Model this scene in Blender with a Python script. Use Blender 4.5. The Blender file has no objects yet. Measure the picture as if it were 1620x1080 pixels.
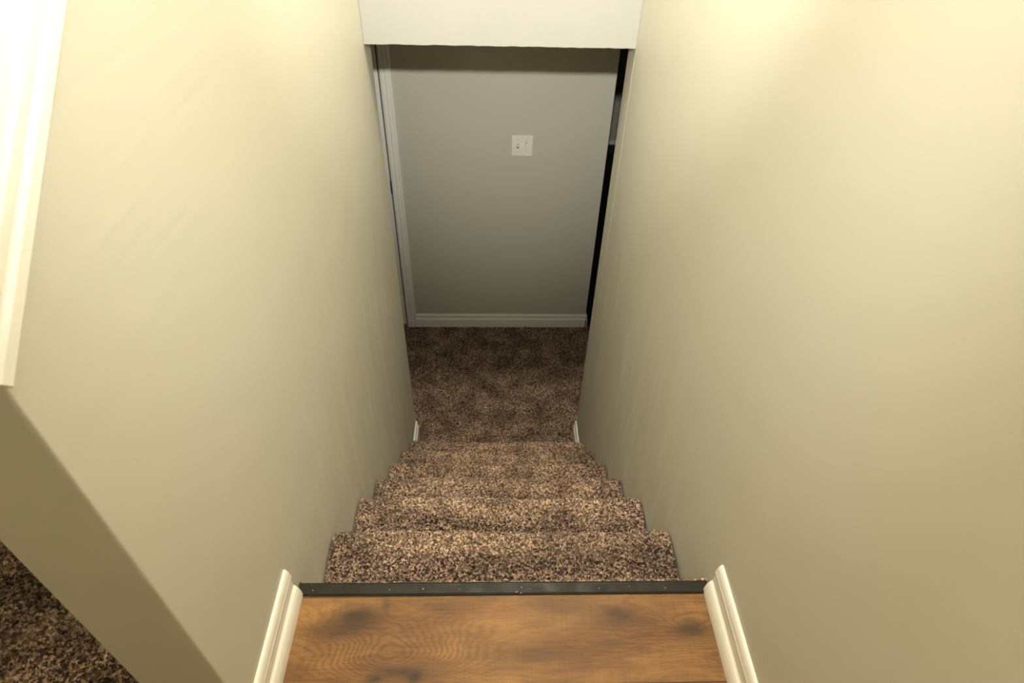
import bpy, bmesh, math, random
import numpy as np
from mathutils import Matrix, Vector

S = 0.93                       # measured units -> metres
scn = bpy.context.scene
COL = scn.collection

# ------------------------------------------------------------------ camera
CP = np.array([0.4651, -0.7410, 1.4523])
_pi, _ya, _ro = map(math.radians, (41.9011, 2.5823, 1.8076))
F = np.array([math.sin(_ya)*math.cos(_pi), math.cos(_ya)*math.cos(_pi), -math.sin(_pi)])
R0 = np.array([math.cos(_ya), -math.sin(_ya), 0.0]); U0 = np.cross(R0, F)
R = R0*math.cos(_ro) + U0*math.sin(_ro); U = -R0*math.sin(_ro) + U0*math.cos(_ro)
cd = bpy.data.cameras.new('camera'); cam = bpy.data.objects.new('camera', cd); COL.objects.link(cam)
m = Matrix.Identity(4)
for i in range(3):
    m[i][0], m[i][1], m[i][2], m[i][3] = R[i], U[i], -F[i], CP[i]*S
cam.matrix_world = m
cd.sensor_width = 36.0; cd.lens = 994.0/1620*36.0; cd.clip_start = 0.02
cd.dof.use_dof = True; cd.dof.focus_distance = 1.9; cd.dof.aperture_fstop = 6.3
scn.camera = cam

# ------------------------------------------------------------------ light and exposure
scn.view_settings.view_transform = 'Standard'; scn.view_settings.look = 'None'
scn.view_settings.gamma = 1.0; scn.view_settings.use_curve_mapping = False
scn.view_settings.exposure = 0.0
w = bpy.data.worlds.new('world'); scn.world = w; w.use_nodes = True
w.node_tree.nodes['Background'].inputs[0].default_value = (1.0, 0.85, 0.6, 1)
w.node_tree.nodes['Background'].inputs[1].default_value = 0.02

# the photographer's flash, in the hot shoe above the camera: a wide spill and the
# reflector's brighter core, both from the same flash head
FL = CP + U*0.28 + R*0.03
def flash(name, watts, size, el):
    ld = bpy.data.lights.new(name, 'SPOT'); fl = bpy.data.objects.new(name, ld); COL.objects.link(fl)
    ld.energy = watts; ld.color = (1.0, 0.965, 0.885); ld.shadow_soft_size = 0.027
    ld.spot_size = math.radians(size); ld.spot_blend = 1.0
    fl.location = tuple(FL*S); fl.rotation_euler = (math.radians(90+el), 0, -_ya)
flash('camera_flash', 45.0, 110, -30)
flash('camera_flash_core', 222.0, 56, -17)
# warm fill light added above the stairwell, unseen and without a fixture
ad = bpy.data.lights.new('added_fill_light', 'POINT'); al = bpy.data.objects.new('added_fill_light', ad); COL.objects.link(al)
ad.energy = 164.0; ad.color = (1.0, 0.885, 0.71); ad.shadow_soft_size = 0.16
al.location = (0.70*S, 1.12*S, 3.0*S)

# ------------------------------------------------------------------ helpers
def link(o):
    COL.objects.link(o); return o
def mesh_obj(name, bm, mat, parent=None, bevel=0.0, smooth=False):
    me = bpy.data.meshes.new(name); bm.normal_update(); bm.to_mesh(me); bm.free()
    o = link(bpy.data.objects.new(name, me))
    if mat: me.materials.append(mat)
    if smooth:
        me.polygons.foreach_set('use_smooth', [True]*len(me.polygons))
    if bevel:
        b = o.modifiers.new('bevel', 'BEVEL'); b.width = bevel; b.segments = 3; b.limit_method = 'ANGLE'
        b.angle_limit = math.radians(35)
    if parent: o.parent = parent
    return o
def struct(o): o['kind'] = 'structure'; return o
def tag(o, label, cat, group=None):
    o['label'] = label; o['category'] = cat
    if group: o['group'] = group
    return o
def empty(name, loc=(0, 0, 0)):
    o = link(bpy.data.objects.new(name, None)); o.location = loc; o.empty_display_size = 0.1; return o
def box(bm, x0, x1, y0, y1, z0, z1, s=S):
    vs = [bm.verts.new((x*s, y*s, z*s)) for x in (x0, x1) for y in (y0, y1) for z in (z0, z1)]
    for q in ((0, 1, 3, 2), (4, 6, 7, 5), (0, 4, 5, 1), (2, 3, 7, 6), (0, 2, 6, 4), (1, 5, 7, 3)):
        bm.faces.new([vs[i] for i in q])
def boxes(name, mat, lst, parent=None, bevel=0.0):
    bm = bmesh.new()
    for b in lst: box(bm, *b)
    return mesh_obj(name, bm, mat, parent, bevel)
def sweep(bm, prof, a, b, eu, ev, cap=True):
    """profile (u,v) pairs carried from point a to b; eu, ev give the profile's axes (metres*S)."""
    a, b, eu, ev = map(lambda t: Vector(t), (a, b, eu, ev))
    ra = [bm.verts.new((a + eu*u + ev*v)*S) for u, v in prof]
    rb = [bm.verts.new((b + eu*u + ev*v)*S) for u, v in prof]
    n = len(prof)
    for i in range(n):
        bm.faces.new((ra[i], ra[(i+1) % n], rb[(i+1) % n], rb[i]))
    if cap:
        bm.faces.new(ra[::-1]); bm.faces.new(rb)
    bmesh.ops.recalc_face_normals(bm, faces=bm.faces[:])
def prism_yz(bm, pts, x0, x1):
    sweep(bm, pts, (x0, 0, 0), (x1, 0, 0), (0, 1, 0), (0, 0, 1))

# ------------------------------------------------------------------ materials
class NT:
    def __init__(s, name, rough=0.6, spec=0.3):
        s.m = bpy.data.materials.new(name); s.m.use_nodes = True; s.t = s.m.node_tree
        s.b = s.t.nodes['Principled BSDF']; s.b.inputs['Roughness'].default_value = rough
        s.b.inputs['Specular IOR Level'].default_value = spec
        s.co = s.n('ShaderNodeTexCoord').outputs['Object']
    def n(s, k, **kw):
        nd = s.t.nodes.new(k)
        for a, v in kw.items(): setattr(nd, a, v)
        return nd
    def put(s, sock, v):
        if hasattr(v, 'links'): s.t.links.new(v, sock)
        elif isinstance(v, (tuple, list)) and sock.type == 'RGBA' and len(v) == 3: sock.default_value = (*v, 1)
        else: sock.default_value = v
    def math(s, op, a, b=0.0, c=0.0, clamp=False):
        nd = s.n('ShaderNodeMath', operation=op, use_clamp=clamp)
        s.put(nd.inputs[0], a); s.put(nd.inputs[1], b); s.put(nd.inputs[2], c); return nd.outputs[0]
    def mapping(s, scale=(1, 1, 1), loc=(0, 0, 0), vec=None):
        nd = s.n('ShaderNodeMapping'); s.put(nd.inputs[0], vec or s.co)
        nd.inputs['Scale'].default_value = scale; nd.inputs['Location'].default_value = loc; return nd.outputs[0]
    def noise(s, scale, detail=2, vec=None, rough=0.5, dist=0.0):
        nd = s.n('ShaderNodeTexNoise'); s.put(nd.inputs['Vector'], vec or s.co)
        nd.inputs['Scale'].default_value = scale; nd.inputs['Detail'].default_value = detail
        nd.inputs['Roughness'].default_value = rough; nd.inputs['Distortion'].default_value = dist; return nd.outputs[0]
    def ramp(s, f, stops):
        nd = s.n('ShaderNodeValToRGB'); s.put(nd.inputs[0], f)
        e = nd.color_ramp.elements
        while len(e) < len(stops): e.new(0.5)
        for i, (p, c) in enumerate(stops):
            e[i].position = p; e[i].color = (*c, 1) if len(c) == 3 else c
        return nd.outputs[0]
    def mix(s, f, a, b, mode='MIX'):
        nd = s.n('ShaderNodeMix', data_type='RGBA', blend_type=mode)
        s.put(nd.inputs['Factor'], f); s.put(nd.inputs[6], a); s.put(nd.inputs[7], b); return nd.outputs[2]
    def col(s, c): s.put(s.b.inputs['Base Color'], c)
    def rgh(s, c): s.put(s.b.inputs['Roughness'], c)
    def bump(s, h, strength=0.3, dist=0.002, prev=None):
        nd = s.n('ShaderNodeBump'); nd.inputs['Strength'].default_value = strength
        nd.inputs['Distance'].default_value = dist; s.put(nd.inputs['Height'], h)
        if prev: s.put(nd.inputs['Normal'], prev)
        s.put(s.b.inputs['Normal'], nd.outputs[0]); return nd.outputs[0]

def paint(name, c, rough=0.5, spec=0.35, marks=True, knife=False):
    t = NT(name, rough, spec)
    base = t.mix(t.math('MULTIPLY', t.noise(3.0, 3), 0.5), c, tuple(v*0.955 for v in c))
    if marks:
        # faint rubbed streaks and tiny chips of lighter filler
        st = t.noise(1.0, 4, t.mapping((3, 16, 2.2)), 0.6)
        sz = t.n('ShaderNodeSeparateXYZ'); t.put(sz.inputs[0], t.co)
        # hands and shoulders have rubbed the lower stretch beside the steps, below the top floor's level
        low = t.math('MULTIPLY', t.math('MULTIPLY', t.math('SUBTRACT', 0.35, sz.outputs[2]), 1.6, clamp=True), t.math('MULTIPLY', t.math('SUBTRACT', 1.8, sz.outputs[1]), 2.0, clamp=True))
        base = t.mix(t.math('MULTIPLY', t.math('MULTIPLY', t.ramp(st, [(0.48, (0, 0, 0)), (0.64, (1, 1, 1))]), low), 0.6), base, tuple(min(1, v*1.12) for v in c))
        ch = t.noise(26.0, 2)
        base = t.mix(t.math('MULTIPLY', t.ramp(ch, [(0.765, (0, 0, 0)), (0.80, (1, 1, 1))]), 0.5), base, tuple(min(1, v*1.25) for v in c))
    t.col(base)
    n1 = t.bump(t.noise(260.0, 2), 0.10, 0.001)
    n2 = t.bump(t.noise(9.0, 2), 0.12, 0.004, n1)
    if knife: t.bump(t.noise(1.0, 3, t.mapping((2.5, 2.5, 38)), 0.6), 0.22, 0.003, n2)
    t.rgh(t.ramp(t.noise(6.0, 3), [(0.3, (rough-0.06,)*3), (0.7, (rough+0.06,)*3)]))
    return t.m

WALL = paint('sage_wall_paint', (0.605, 0.592, 0.495))
WALL_L = paint('sage_wall_paint_knifed', (0.605, 0.592, 0.495), knife=True)
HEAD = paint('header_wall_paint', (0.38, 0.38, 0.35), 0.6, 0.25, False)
CEIL = paint('ceiling_paint', (0.78, 0.77, 0.72), 0.8, 0.1, False)
TRIM = NT('white_trim_enamel', 0.32, 0.5)
TRIM.col(TRIM.mix(TRIM.math('MULTIPLY', TRIM.noise(30, 3), 0.3), (0.91, 0.895, 0.82), (0.86, 0.84, 0.76)))
TRIM.bump(TRIM.noise(120, 2), 0.06, 0.001); TRIM = TRIM.m

def carpet_mat():
    t = NT('speckled_brown_carpet', 0.95, 0.05)
    v = t.n('ShaderNodeTexVoronoi'); v.inputs['Scale'].default_value = 230.0; v.inputs['Randomness'].default_value = 1.0
    wv = t.n('ShaderNodeVectorMath', operation='ADD'); t.put(wv.inputs[0], t.co)
    nz = t.n('ShaderNodeTexNoise'); nz.inputs['Scale'].default_value = 160.0; nz.inputs['Detail'].default_value = 2
    sc = t.n('ShaderNodeVectorMath', operation='SCALE'); t.put(sc.inputs[0], nz.outputs['Color']); sc.inputs['Scale'].default_value = 0.009
    t.put(nz.inputs['Vector'], t.co); t.put(wv.inputs[1], sc.outputs[0]); t.put(v.inputs['Vector'], wv.outputs[0])
    sep = t.n('ShaderNodeSeparateColor'); t.put(sep.inputs[0], v.outputs['Color'])
    yarn = t.ramp(sep.outputs[0], [(0.0, (0.022, 0.014, 0.011)), (0.26, (0.055, 0.036, 0.027)), (0.45, (0.145, 0.100, 0.072)),
                                   (0.62, (0.25, 0.180, 0.128)), (0.82, (0.44, 0.325, 0.225)), (1.0, (0.66, 0.51, 0.37))])
    hue = t.ramp(sep.outputs[1], [(0.0, (0.96, 0.97, 1.10)), (0.5, (1, 1, 1)), (1.0, (1.10, 0.98, 0.84))])
    yarn = t.mix(1.0, yarn, hue, 'MULTIPLY'); yarn = t.mix(1.0, yarn, (0.93, 0.93, 0.95), 'MULTIPLY')
    # brushed and walked-on pile: broad lighter and darker patches
    lo = t.ramp(t.noise(9.0, 3), [(0.36, (0.60,)*3), (0.66, (1.20,)*3)])
    at = t.n('ShaderNodeAttribute', attribute_name='lit_pile')  # light on nosings and climbing treads, painted into the pile colour
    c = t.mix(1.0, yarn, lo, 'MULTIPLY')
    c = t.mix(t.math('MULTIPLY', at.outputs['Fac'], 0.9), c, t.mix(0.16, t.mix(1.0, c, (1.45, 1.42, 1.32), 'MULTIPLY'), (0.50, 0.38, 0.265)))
    t.col(c)
    t.bump(t.noise(420, 2), 0.5, 0.003)
    t.b.inputs['Sheen Weight'].default_value = 0.15
    return t.m
CARPET = carpet_mat()

def wood_mat():
    t = NT('rustic_brown_plank', 0.5, 0.22)
    sp = t.n('ShaderNodeSeparateXYZ'); t.put(sp.inputs[0], t.mapping((1/S, 1/S, 1/S))); X, Y = sp.outputs[0], sp.outputs[1]
    def gauss(cx, cy, ax, ay):
        dx = t.math('MULTIPLY', t.math('SUBTRACT', X, cx), 1/ax); dy = t.math('MULTIPLY', t.math('SUBTRACT', Y, cy), 1/ay)
        q = t.math('ADD', t.math('MULTIPLY', dx, dx), t.math('MULTIPLY', dy, dy))
        return t.math('POWER', 2.71828, t.math('MULTIPLY', q, -1.0))
    wob = t.noise(1.0, 3, t.mapping((5, 22, 1)), 0.55)
    wob2 = t.noise(1.0, 2, t.mapping((2.0, 7, 1), (3, 1, 0)))
    h = t.math('MULTIPLY', Y, 9.0)
    h = t.math('ADD', h, t.math('MULTIPLY', wob, 0.45)); h = t.math('ADD', h, t.math('MULTIPLY', wob2, 2.2))
    for cx, cy, ax, ay, k in ((0.235, -0.165, 0.13, 0.060, 1.6), (0.12, -0.09, 0.12, 0.035, 0.6), (0.93, -0.105, 0.12, 0.035, 0.9),
                              (0.60, -0.12, 0.16, 0.04, -0.55), (0.75, -0.07, 0.10, 0.03, 0.5), (0.40, -0.50, 0.15, 0.05, 1.2), (0.8, -0.75, 0.2, 0.06, 1.4)):
        h = t.math('ADD', h, t.math('MULTIPLY', gauss(cx, cy, ax, ay), k))
    near = t.math('ADD', 0.38, t.math('ADD', t.math('MULTIPLY', gauss(0.235, -0.16, 0.20, 0.09), 0.9), t.math('MULTIPLY', gauss(0.93, -0.11, 0.15, 0.06), 0.7)))
    lines = t.math('ADD', t.math('MULTIPLY', t.math('SINE', t.math('MULTIPLY', h, 50.0)), 0.5), 0.5)
    fine = t.noise(1.0, 4, t.mapping((14, 260, 1)), 0.65)
    pores = t.noise(1.0, 2, t.mapping((45, 700, 1)), 0.5)
    broad = t.noise(1.0, 3, t.mapping((3.2, 11, 1), (1.3, 0.4, 0)), 0.6)
    c = t.ramp(broad, [(0.30, (0.100, 0.049, 0.020)), (0.48, (0.185, 0.093, 0.033)), (0.70, (0.335, 0.183, 0.062))])
    c = t.mix(t.math('MULTIPLY', t.math('MULTIPLY', t.math('POWER', lines, 2.0), near), 0.50, clamp=True), c, (0.085, 0.040, 0.018))
    c = t.mix(t.math('MULTIPLY', t.ramp(fine, [(0.42, (0, 0, 0)), (0.66, (1, 1, 1))]), 0.34), c, (0.40, 0.20, 0.062))
    c = t.mix(t.math('MULTIPLY', t.ramp(pores, [(0.52, (0, 0, 0)), (0.66, (1, 1, 1))]), 0.30), c, (0.07, 0.032, 0.016))
    saw = t.noise(1.0, 3, t.mapping((170, 9, 1)), 0.6)
    c = t.mix(t.math('MULTIPLY', t.ramp(saw, [(0.50, (0, 0, 0)), (0.72, (1, 1, 1))]), 0.22), c, (0.09, 0.048, 0.022))
    # grey-brown stained patches of the printed grain
    blot = t.noise(1.0, 4, t.mapping((16, 40, 1)), 0.65)
    for cx, cy, ax, ay, k in ((0.155, -0.080, 0.055, 0.030, 0.80), (0.115, -0.115, 0.07, 0.022, 0.55), (0.27, -0.200, 0.060, 0.016, 0.75), (0.215, -0.213, 0.02, 0.012, 0.8), (0.30, -0.21, 0.018, 0.016, 0.8), (0.22, -0.05, 0.012, 0.02, 0.5),
                              (0.93, -0.115, 0.045, 0.022, 0.75), (0.76, -0.080, 0.075, 0.028, 0.65), (0.62, -0.065, 0.08, 0.02, 0.45), (0.52, -0.165, 0.10, 0.02, 0.25), (0.4, -0.5, 0.05, 0.02, 0.7)):
        g = t.math('MULTIPLY', gauss(cx, cy, ax, ay), t.math('MULTIPLY', t.math('ADD', blot, 0.30), k*1.45), clamp=True)
        c = t.mix(g, c, (0.048, 0.031, 0.019))
    # plank joints: one wide board against the strip, the next ones behind it
    fr = t.math('FRACT', t.math('MULTIPLY', t.math('ADD', Y, 0.2315+2.0), 1/0.2))
    seam = t.math('LESS_THAN', fr, 0.014)
    c = t.mix(t.math('MULTIPLY', seam, 0.8), c, (0.03, 0.016, 0.01))
    t.col(c)
    t.bump(t.math('ADD', t.math('MULTIPLY', fine, 0.6), t.math('MULTIPLY', seam, -2.0)), 0.12, 0.001)
    t.rgh(t.ramp(fine, [(0.3, (0.46,)*3), (0.7, (0.60,)*3)]))
    return t.m
WOOD = wood_mat()

def bronze():
    t = NT('dark_bronze_metal', 0.5, 0.22)
    sp = t.n('ShaderNodeSeparateXYZ'); t.put(sp.inputs[0], t.co)
    c = t.mix(t.noise(18, 3), (0.013, 0.0125, 0.010), (0.030, 0.028, 0.021))
    chip = t.ramp(t.noise(95, 1), [(0.765, (0, 0, 0)), (0.785, (1, 1, 1))])
    c = t.mix(t.math('MULTIPLY', chip, 0.8), c, (0.55, 0.52, 0.42))
    t.col(c); t.rgh(t.ramp(t.noise(30, 3), [(0.3, (0.34,)*3), (0.7, (0.55,)*3)]))
    return t.m
BRONZE = bronze()
def plain(name, c, rough=0.4, metal=0.0):
    t = NT(name, rough, 0.45); t.b.inputs['Metallic'].default_value = metal
    t.col(t.mix(t.noise(40, 2), c, tuple(v*0.88 for v in c))); return t.m
PLATE = plain('ivory_plastic', (0.93, 0.91, 0.80), 0.35)
SCREW = plain('screw_metal', (0.10, 0.095, 0.075), 0.35, 0.8)
PSCREW = plain('painted_screw', (0.50, 0.48, 0.42), 0.4)
DARKHW = plain('dark_latch_metal', (0.02, 0.016, 0.012), 0.5, 0.5)
SLATE = plain('black_floor_tile', (0.012, 0.012, 0.015), 0.6)
SHADOWGAP = plain('gap_shade_black', (0.02, 0.018, 0.014), 0.8)

# ------------------------------------------------------------------ room shell
zF = -1.649; zH = 0.7166; yH = 1.699; yE = 1.832; yB = 2.889; yN = -0.314; wt = 0.142; zC = 3.45; yR = -2.4; yU = 2.2
SL = math.tan(math.radians(37.7))
# left knee wall: sloping top, follows the stairs that climb behind it
bm = bmesh.new()
prism_yz(bm, [(yN, zF), (yE, zF), (yE, zH), (yH, zH), (yH, 1.014+SL*(yH+.308)+.055), (yN, 1.014+SL*(yN+.308)+.055)], -wt, 0)
struct(mesh_obj('wall_left', bm, WALL_L, bevel=0.004))
struct(boxes('wall_right', WALL, [(1.0, 1.142, yR, yH, zF, zC), (1.0, 1.142, yH, yE, zF, zH)], bevel=0.003))
# header over the stairs, its lower edge a little uneven
bm = bmesh.new()
rnd = random.Random(4); N = 60
cols = []
for i in range(N+1):
    x = i/N; zz = zH + rnd.uniform(-.0012, .0012)
    cols.append([bm.verts.new((x*S, y*S, z*S)) for y, z in ((yH, zC), (yH, zz), (yE, zz), (yE, zC))])
for a, b in zip(cols, cols[1:]):
    for j in range(4): bm.faces.new((a[j], b[j], b[(j+1) % 4], a[(j+1) % 4]))
bm.faces.new(cols[0]); bm.faces.new(cols[-1][::-1]); bmesh.ops.recalc_face_normals(bm, faces=bm.faces[:])
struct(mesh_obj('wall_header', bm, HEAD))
struct(boxes('wall_back', WALL, [(-1.15, -0.93, yB, yB+.11, zF, zH), (-0.93, -0.18, yB, yB+.11, 0.47, zH), (-0.165, 1.176, yB, yB+.11, zF, zH)], bevel=0.002))
struct(boxes('wall_passage_left', WALL, [(1.06, 1.176, yB+.11, 6.1, zF, zH)]))
struct(boxes('wall_passage_far', WALL, [(1.06, 4.1, 6.1, 6.22, zF, zH)]))
struct(boxes('wall_passage_right', WALL, [(4.1, 4.22, yH, 6.22, zF, zH)]))
struct(boxes('wall_passage_near', WALL, [(1.142, 4.1, yH, yH+.11, zF, zH)]))
struct(boxes('wall_landing_left', WALL, [(-1.27, -1.15, yH, yB+.11, zF, zH)]))
struct(boxes('wall_landing_near', WALL, [(-1.15, -wt, yH, yH+.11, zF, zH)]))
struct(boxes('ceiling_lower', CEIL, [(-1.27, 0.0, yE, 6.22, zH, zH+.1), (0.0, 1.0, yE, 6.22, zH, zH+.1), (1.0, 4.22, yE, 6.22, zH, zH+.1)]))
struct(boxes('wall_foyer_left', WALL, [(-1.27, -1.15, yR, 3.9, zF, zC)]))
struct(boxes('wall_foyer_front', WALL, [(-1.27, 1.142, yR-.12, yR, -.2, zC)]))
struct(boxes('wall_upper_far', WALL, [(-1.15, 0.0, 3.9, 4.0, zH+.1, zC), (0.0, 1.142, yE, yE+.1, zH+.1, zC)]))
struct(boxes('ceiling', CEIL, [(-1.27, 1.142, yR-.12, 4.0, zC, zC+.1)]))
# upper landing wood floor
bm = bmesh.new()
box(bm, 0.0, 1.0, -0.313, -0.004, -0.05, 0.0)
box(bm, -1.15, 1.0, yR, -0.314, -0.05, 0.0)
struct(mesh_obj('floor', bm, WOOD))
struct(boxes('floor_passage', SLATE, [(1.206, 4.1, yB-.30, 6.1, zF-.06, zF+.002), ]))

# ------------------------------------------------------------------ baseboards and casings
BP = [(0, 0), (.0215, 0), (.0212, .010), (.0200, .022), (.0175, .033), (.0142, .041), (.0100, .046), (.0085, .048), (.0085, .080), (.0115, .084), (.0118, .089), (.0105, .093), (.0110, .098), (.0095, .107), (.0070, .114), (.004, .118), (0, .118)]
SP = [(0, 0), (.016, 0), (.016, .070), (.0135, .078), (.010, .081), (.0085, .088), (.0105, .095), (.0105, .103), (.0075, .112), (.004, .118), (0, .118)]
def base(name, a, b, eu, prof=BP):
    bm = bmesh.new(); sweep(bm, prof, a, b, eu, (0, 0, 1)); return struct(mesh_obj(name, bm, TRIM, bevel=0.0008))
base('baseboard_left', (0, yN, 0), (0, -0.022, 0), (1, 0, 0))
base('baseboard_right', (1, yR, 0), (1, -0.022, 0), (-1, 0, 0))
base('baseboard_back', (-0.093, yB, zF), (1.186, yB, zF), (0, -1, 0), SP)
base('baseboard_passage', (1.176, yB-.016, zF), (1.176, yB+2.5, zF), (1, 0, 0), SP)
base('baseboard_landing_left', (0, 1.60, zF), (0, yE+.012, zF), (1, 0, 0), SP)
base('baseboard_landing_right', (1, 1.60, zF), (1, yE+.012, zF), (-1, 0, 0), SP)
base('baseboard_passage_far', (1.176, 6.1, zF), (4.1, 6.1, zF), (0, -1, 0), [(u, v*.35) for u, v in SP])
# fluted door casing, full height, right of the door
CPf = [(0, 0), (0, .012), (.006, .018), (.016, .019), (.020, .013), (.027, .013), (.031, .019), (.041, .019), (.045, .014), (.050, .014), (.054, .018), (.064, .016), (.068, .010), (.068, 0)]
bm = bmesh.new()
sweep(bm, CPf, (-0.161, yB, zF), (-0.161, yB, 0.55), (1, 0, 0), (0, -1, 0))
sweep(bm, CPf, (-0.161, yB, 0.482), (-1.0, yB, 0.482), (0, 0, 1), (0, -1, 0))
struct(mesh_obj('trim_1', bm, TRIM, bevel=0.0006))
# the door itself, a thin dark gap from its casing
d1 = boxes('door_1', TRIM, [(-0.93, -0.1705, yB+.004, yB+.045, zF+.012, 0.47)], bevel=0.002); struct(d1)
boxes('gap_shade_strip', SHADOWGAP, [(-0.1700, -0.1655, yB+.006, yB+.09, zF+.012, 0.47)], d1)  # dark strip standing in for the shade inside the door gap
boxes('latch', DARKHW, [(-0.1705, -0.162, yB-.0085, yB+.006, -0.540, -0.455)], d1, bevel=0.001)

# sloping cap and moulding on the knee wall
t0 = Vector((0, math.cos(math.atan(SL)), math.sin(math.atan(SL)))); nn = Vector((0, -t0.z, t0.y))
A = Vector((0, yN-.001, 1.014+SL*(yN+.308))); B = A + t0*((yH-yN)/t0.y-.02)
MP = [(0, 0), (.013, .001), (.0155, .006), (.0155, .020), (.010, .024), (.008, .029), (.012, .033), (.012, .037), (.009, .042), (.016, .047), (.020, .055), (0, .055)]
bm = bmesh.new(); sweep(bm, MP, A, B, (1, 0, 0), nn)
A2 = A + nn*.055
CPp = [(-wt-.03, 0), (.03, 0), (.034, .004), (.034, .016), (.030, .020), (-wt-.03, .020)]
sweep(bm, CPp, A2, B+nn*.055, (1, 0, 0), nn)
struct(mesh_obj('trim_2', bm, TRIM, bevel=0.001))

# ------------------------------------------------------------------ carpet
rng = np.random.default_rng(7)
def blur(a, k):
    for _ in range(k):
        a = (a + np.roll(a, 1, 0) + np.roll(a, -1, 0) + np.roll(a, 1, 1) + np.roll(a, -1, 1))/5
    return a/ (a.std()+1e-9)
def resample(pts, d):
    pts = np.array(pts, float); seg = np.linalg.norm(np.diff(pts, axis=0), axis=1); s = np.concatenate([[0], np.cumsum(seg)])
    n = max(2, int(s[-1]/d)); q = np.linspace(0, s[-1], n+1)
    return np.stack([np.interp(q, s, pts[:, 0]), np.interp(q, s, pts[:, 1])], 1)
def carpet(name, path, x0, x1, step=0.0036, skew=0.0, parent=None, amp=0.0030, edge=True, wave=0.003, xs=None, lit_map=None):
    """path: (y,z) in metres from back to front; a tufted sheet, its loft real geometry."""
    P = resample(path, step); ny = len(P)
    X = np.linspace(x0, x1, max(2, int((x1-x0)/step))+1) if xs is None else np.array(xs); nx = len(X)
    T = np.gradient(P, axis=0); T /= np.linalg.norm(T, axis=1)[:, None]+1e-9
    Nn = np.stack([-T[:, 1], T[:, 0]], 1)
    h = amp*(0.75*rng.standard_normal((nx, ny))*0.5 + 0.75*blur(rng.standard_normal((nx, ny)), 1)) + wave*0.5*blur(rng.standard_normal((nx, ny)), 60)
    h = np.clip(h, -2.4*amp, 2.4*amp)
    if edge:
        e = np.minimum(X-x0, x1-X)/0.014; e = np.clip(1-e, 0, 1)**2*0.004
        h -= e[:, None]
    u = (X-x0)/(x1-x0)-.5
    wob = wave*np.sin(X*9.0+rng.uniform(0, 6))*0.8
    Y = P[None, :, 0] + Nn[None, :, 0]*h + (skew*u + wob)[:, None] + step*0.42*rng.standard_normal((nx, ny))
    Z = P[None, :, 1] + Nn[None, :, 1]*h
    XX = X[:, None] + step*0.42*rng.standard_normal((nx, ny)); XX = np.clip(XX, x0, x1)
    V = np.stack([XX, Y, Z], -1).reshape(-1, 3)
    i = np.arange(nx-1)[:, None]*ny + np.arange(ny-1)[None, :]
    Q = np.stack([i, i+ny, i+ny+1, i+1], -1).reshape(-1, 4)
    me = bpy.data.meshes.new(name)
    me.vertices.add(len(V)); me.vertices.foreach_set('co', V.astype(np.float32).ravel())
    me.loops.add(Q.size); me.loops.foreach_set('vertex_index', Q.astype(np.int32).ravel())
    me.polygons.add(len(Q)); me.polygons.foreach_set('loop_start', np.arange(0, Q.size, 4, dtype=np.int32))
    me.polygons.foreach_set('loop_total', np.full(len(Q), 4, dtype=np.int32))
    if lit_map is not None:
        wr = lit_map(P)[None, :]*np.exp(-(u*2.3)**4)[:, None]*(0.75+0.5*np.clip(blur(rng.standard_normal((nx, ny)), 40)*.5, -1, 1))
        at = me.attributes.new('lit_pile', 'FLOAT', 'POINT'); at.data.foreach_set('value', np.clip(wr, 0, 1).astype(np.float32).ravel())
    me.update(); me.validate(); me.materials.append(CARPET)
    me.polygons.foreach_set('use_smooth', np.ones(len(Q), bool))
    o = link(bpy.data.objects.new(name, me))
    if parent: o.parent = parent
    return o
def nose_path(yb, yn, z, zb, r=0.024):
    """tread from yb to its rounded nosing at yn, then down the riser to zb."""
    p = [(yb, z)]
    c = (yn-r, z-r)
    p += [(c[0]+r*math.sin(a), c[1]+r*math.cos(a)) for a in np.linspace(0, math.pi*0.78, 12)]
    p += [(yn-.030, z-2*r-.012), (yn-.030, zb)]
    return p
NY = [(.0, .0), (.270, .260), (.542, .534), (.795, .784), (1.044, 1.034), (1.297, 1.285), (1.547, 1.537)]
NZ = [0] + [-i*.2317+.024 for i in range(1, 7)] + [zF]
stairs = empty('staircase', (0.5*S, 0, 0))
tag(stairs, 'flight of speckled brown carpeted steps going down between the two walls', 'staircase')
PX = 0.5*S
def par(o, p):
    o.parent = p; o.location = -p.location; return o
for n in range(0, 7):
    l, r = NY[n]; y = (l+r)/2*S + (.008 if n else .011); z = NZ[n]*S - (0.004 if n == 0 else 0)
    yb = ((NY[n-1][0]+NY[n-1][1])/2*S - .035) if n else .0062
    zb = NZ[n+1]*S
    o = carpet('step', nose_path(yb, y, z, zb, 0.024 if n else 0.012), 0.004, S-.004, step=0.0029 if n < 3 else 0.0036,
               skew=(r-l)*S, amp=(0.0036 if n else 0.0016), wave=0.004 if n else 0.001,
               lit_map=lambda P, y=y: np.exp(-((P[:, 0]-(y-.035))/.050)**2)*(P[:, 0] > 0))  # lit band along each nosing, put into the colour
    par(o, stairs)
lf = np.concatenate([np.linspace(-1.15, -.30, 16)[:-1], np.arange(-.30, 1.22, .0048), [1.30, 1.6, 2.4, 4.1]])*S
o = carpet('floor_landing', [(1.50*S, zF*S), (yB*S+.0, zF*S)], lf[0], lf[-1], step=0.0044, xs=lf, edge=False, amp=0.0036, wave=0.002)
struct(o)
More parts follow.
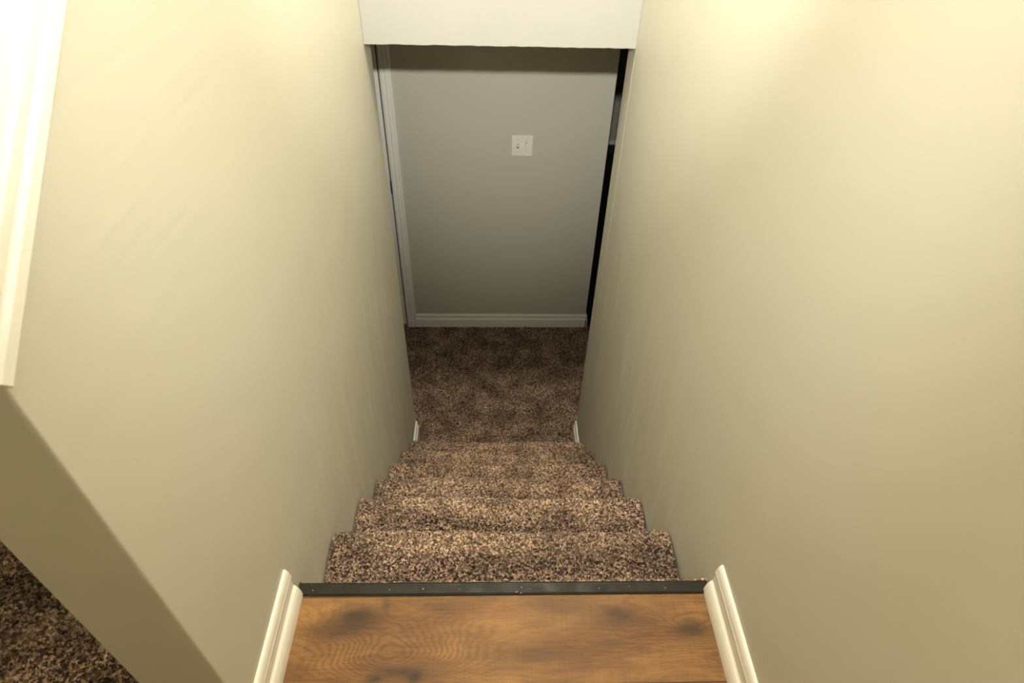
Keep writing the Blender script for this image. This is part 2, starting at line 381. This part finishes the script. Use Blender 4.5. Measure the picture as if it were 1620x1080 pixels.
# the flight that climbs behind the knee wall
up = empty('staircase', (-.645*S, yN*S, 0))
tag(up, 'brown carpeted steps climbing behind the low wall at the left', 'staircase')
for k in range(9):
    yn = -.335 + .262*k; z = .202*(k+1)
    path = [(S*(yn), S*(z-.202)), (S*yn, S*z-.05)]
    r = .022; c = (yn*S-.006+r-.02, z*S-r)
    path += [(c[0]-r*math.sin(a), c[1]+r*math.cos(a)) for a in np.linspace(math.pi*.75, 0, 10)]
    path += [(S*(yn+.262), S*z)]
    path = path[::-1]
    o = carpet('step', path, -1.146*S, -(wt+.004)*S, step=(0.0036 if k < 2 else 0.012), amp=.0034, lit_map=lambda P, yn=yn: 0.75*np.exp(-((P[:, 0]-(yn*S+.13))/.12)**2))  # tread lightened in colour to stand for more light
    par(o, up)

# ------------------------------------------------------------------ transition strip
strip = empty('carpet_transition_strip', (0.5*S, -.016*S, 0))
tag(strip, 'dark bronze ribbed metal strip between wood floor and top carpeted step', 'transition strip')
pr = [(-.0310, 0.0), (-.0300, .0022), (-.0275, .0034)]
yy = -.0265
while yy < -.005:
    pr += [(yy, .0048), (yy+.0016, .0048), (yy+.0021, .0041), (yy+.0027, .0041)]; yy += .0033
pr += [(-.002, .0050), (.0008, .0030), (.0012, 0.0)]
bm = bmesh.new(); sweep(bm, pr, (0.0085, 0.0035, 0.0006), (0.9905, -.0015, 0.0006), (0, 1, 0), (0, 0, 1))
par(mesh_obj('strip_body', bm, BRONZE), strip)
for px in (492, 612, 723, 835, 946, 1052):
    x = .008+(px-469)/653*.984
    bm = bmesh.new()
    M = Matrix.Translation((x*S, (-.0185-.0045*x+.0035)*S, .0054*S))
    bmesh.ops.create_uvsphere(bm, u_segments=14, v_segments=8, radius=.0030, matrix=M @ Matrix.Diagonal((1, 1, .45, 1)))
    par(mesh_obj('screw', bm, SCREW, smooth=True), strip)

# ------------------------------------------------------------------ light switch
sw = empty('light_switch', (.653*S, yB*S, -.209*S))
tag(sw, 'ivory two-gang light switch on the wall facing the foot of the stairs', 'light switch')
def sb(name, mat, x0, x1, z0, z1, d0, d1, bev=.0008):
    return par(boxes(name, mat, [(x0, x1, yB-d1, yB-d0, z0, z1)], None, bev), sw)
sb('wall_plate', PLATE, .590, .716, -.274, -.145, .0, .0065, .0022)
# left: short toggle, right: taller slide dimmer
sb('slot', DARKHW, .6205, .6325, -.2235, -.1955, .0064, .0068, .0)
sb('toggle', PLATE, .6215, .6315, -.212, -.197, .0064, .017, .0012)
sb('slide_track', PSCREW, .6715, .6835, -.2330, -.1850, .0064, .0068, .0)
sb('slide_knob', PLATE, .6735, .6835, -.2290, -.1930, .0064, .0135, .0012)
for x in (.6265, .678):
    for z in (-.171, -.247):
        bm = bmesh.new()
        bmesh.ops.create_uvsphere(bm, u_segments=12, v_segments=6, radius=.0030, matrix=Matrix.Translation((x*S, (yB-.0067)*S, z*S)) @ Matrix.Diagonal((1, .35, 1, 1)))
        par(mesh_obj('plate_screw', bm, PSCREW, smooth=True), sw)
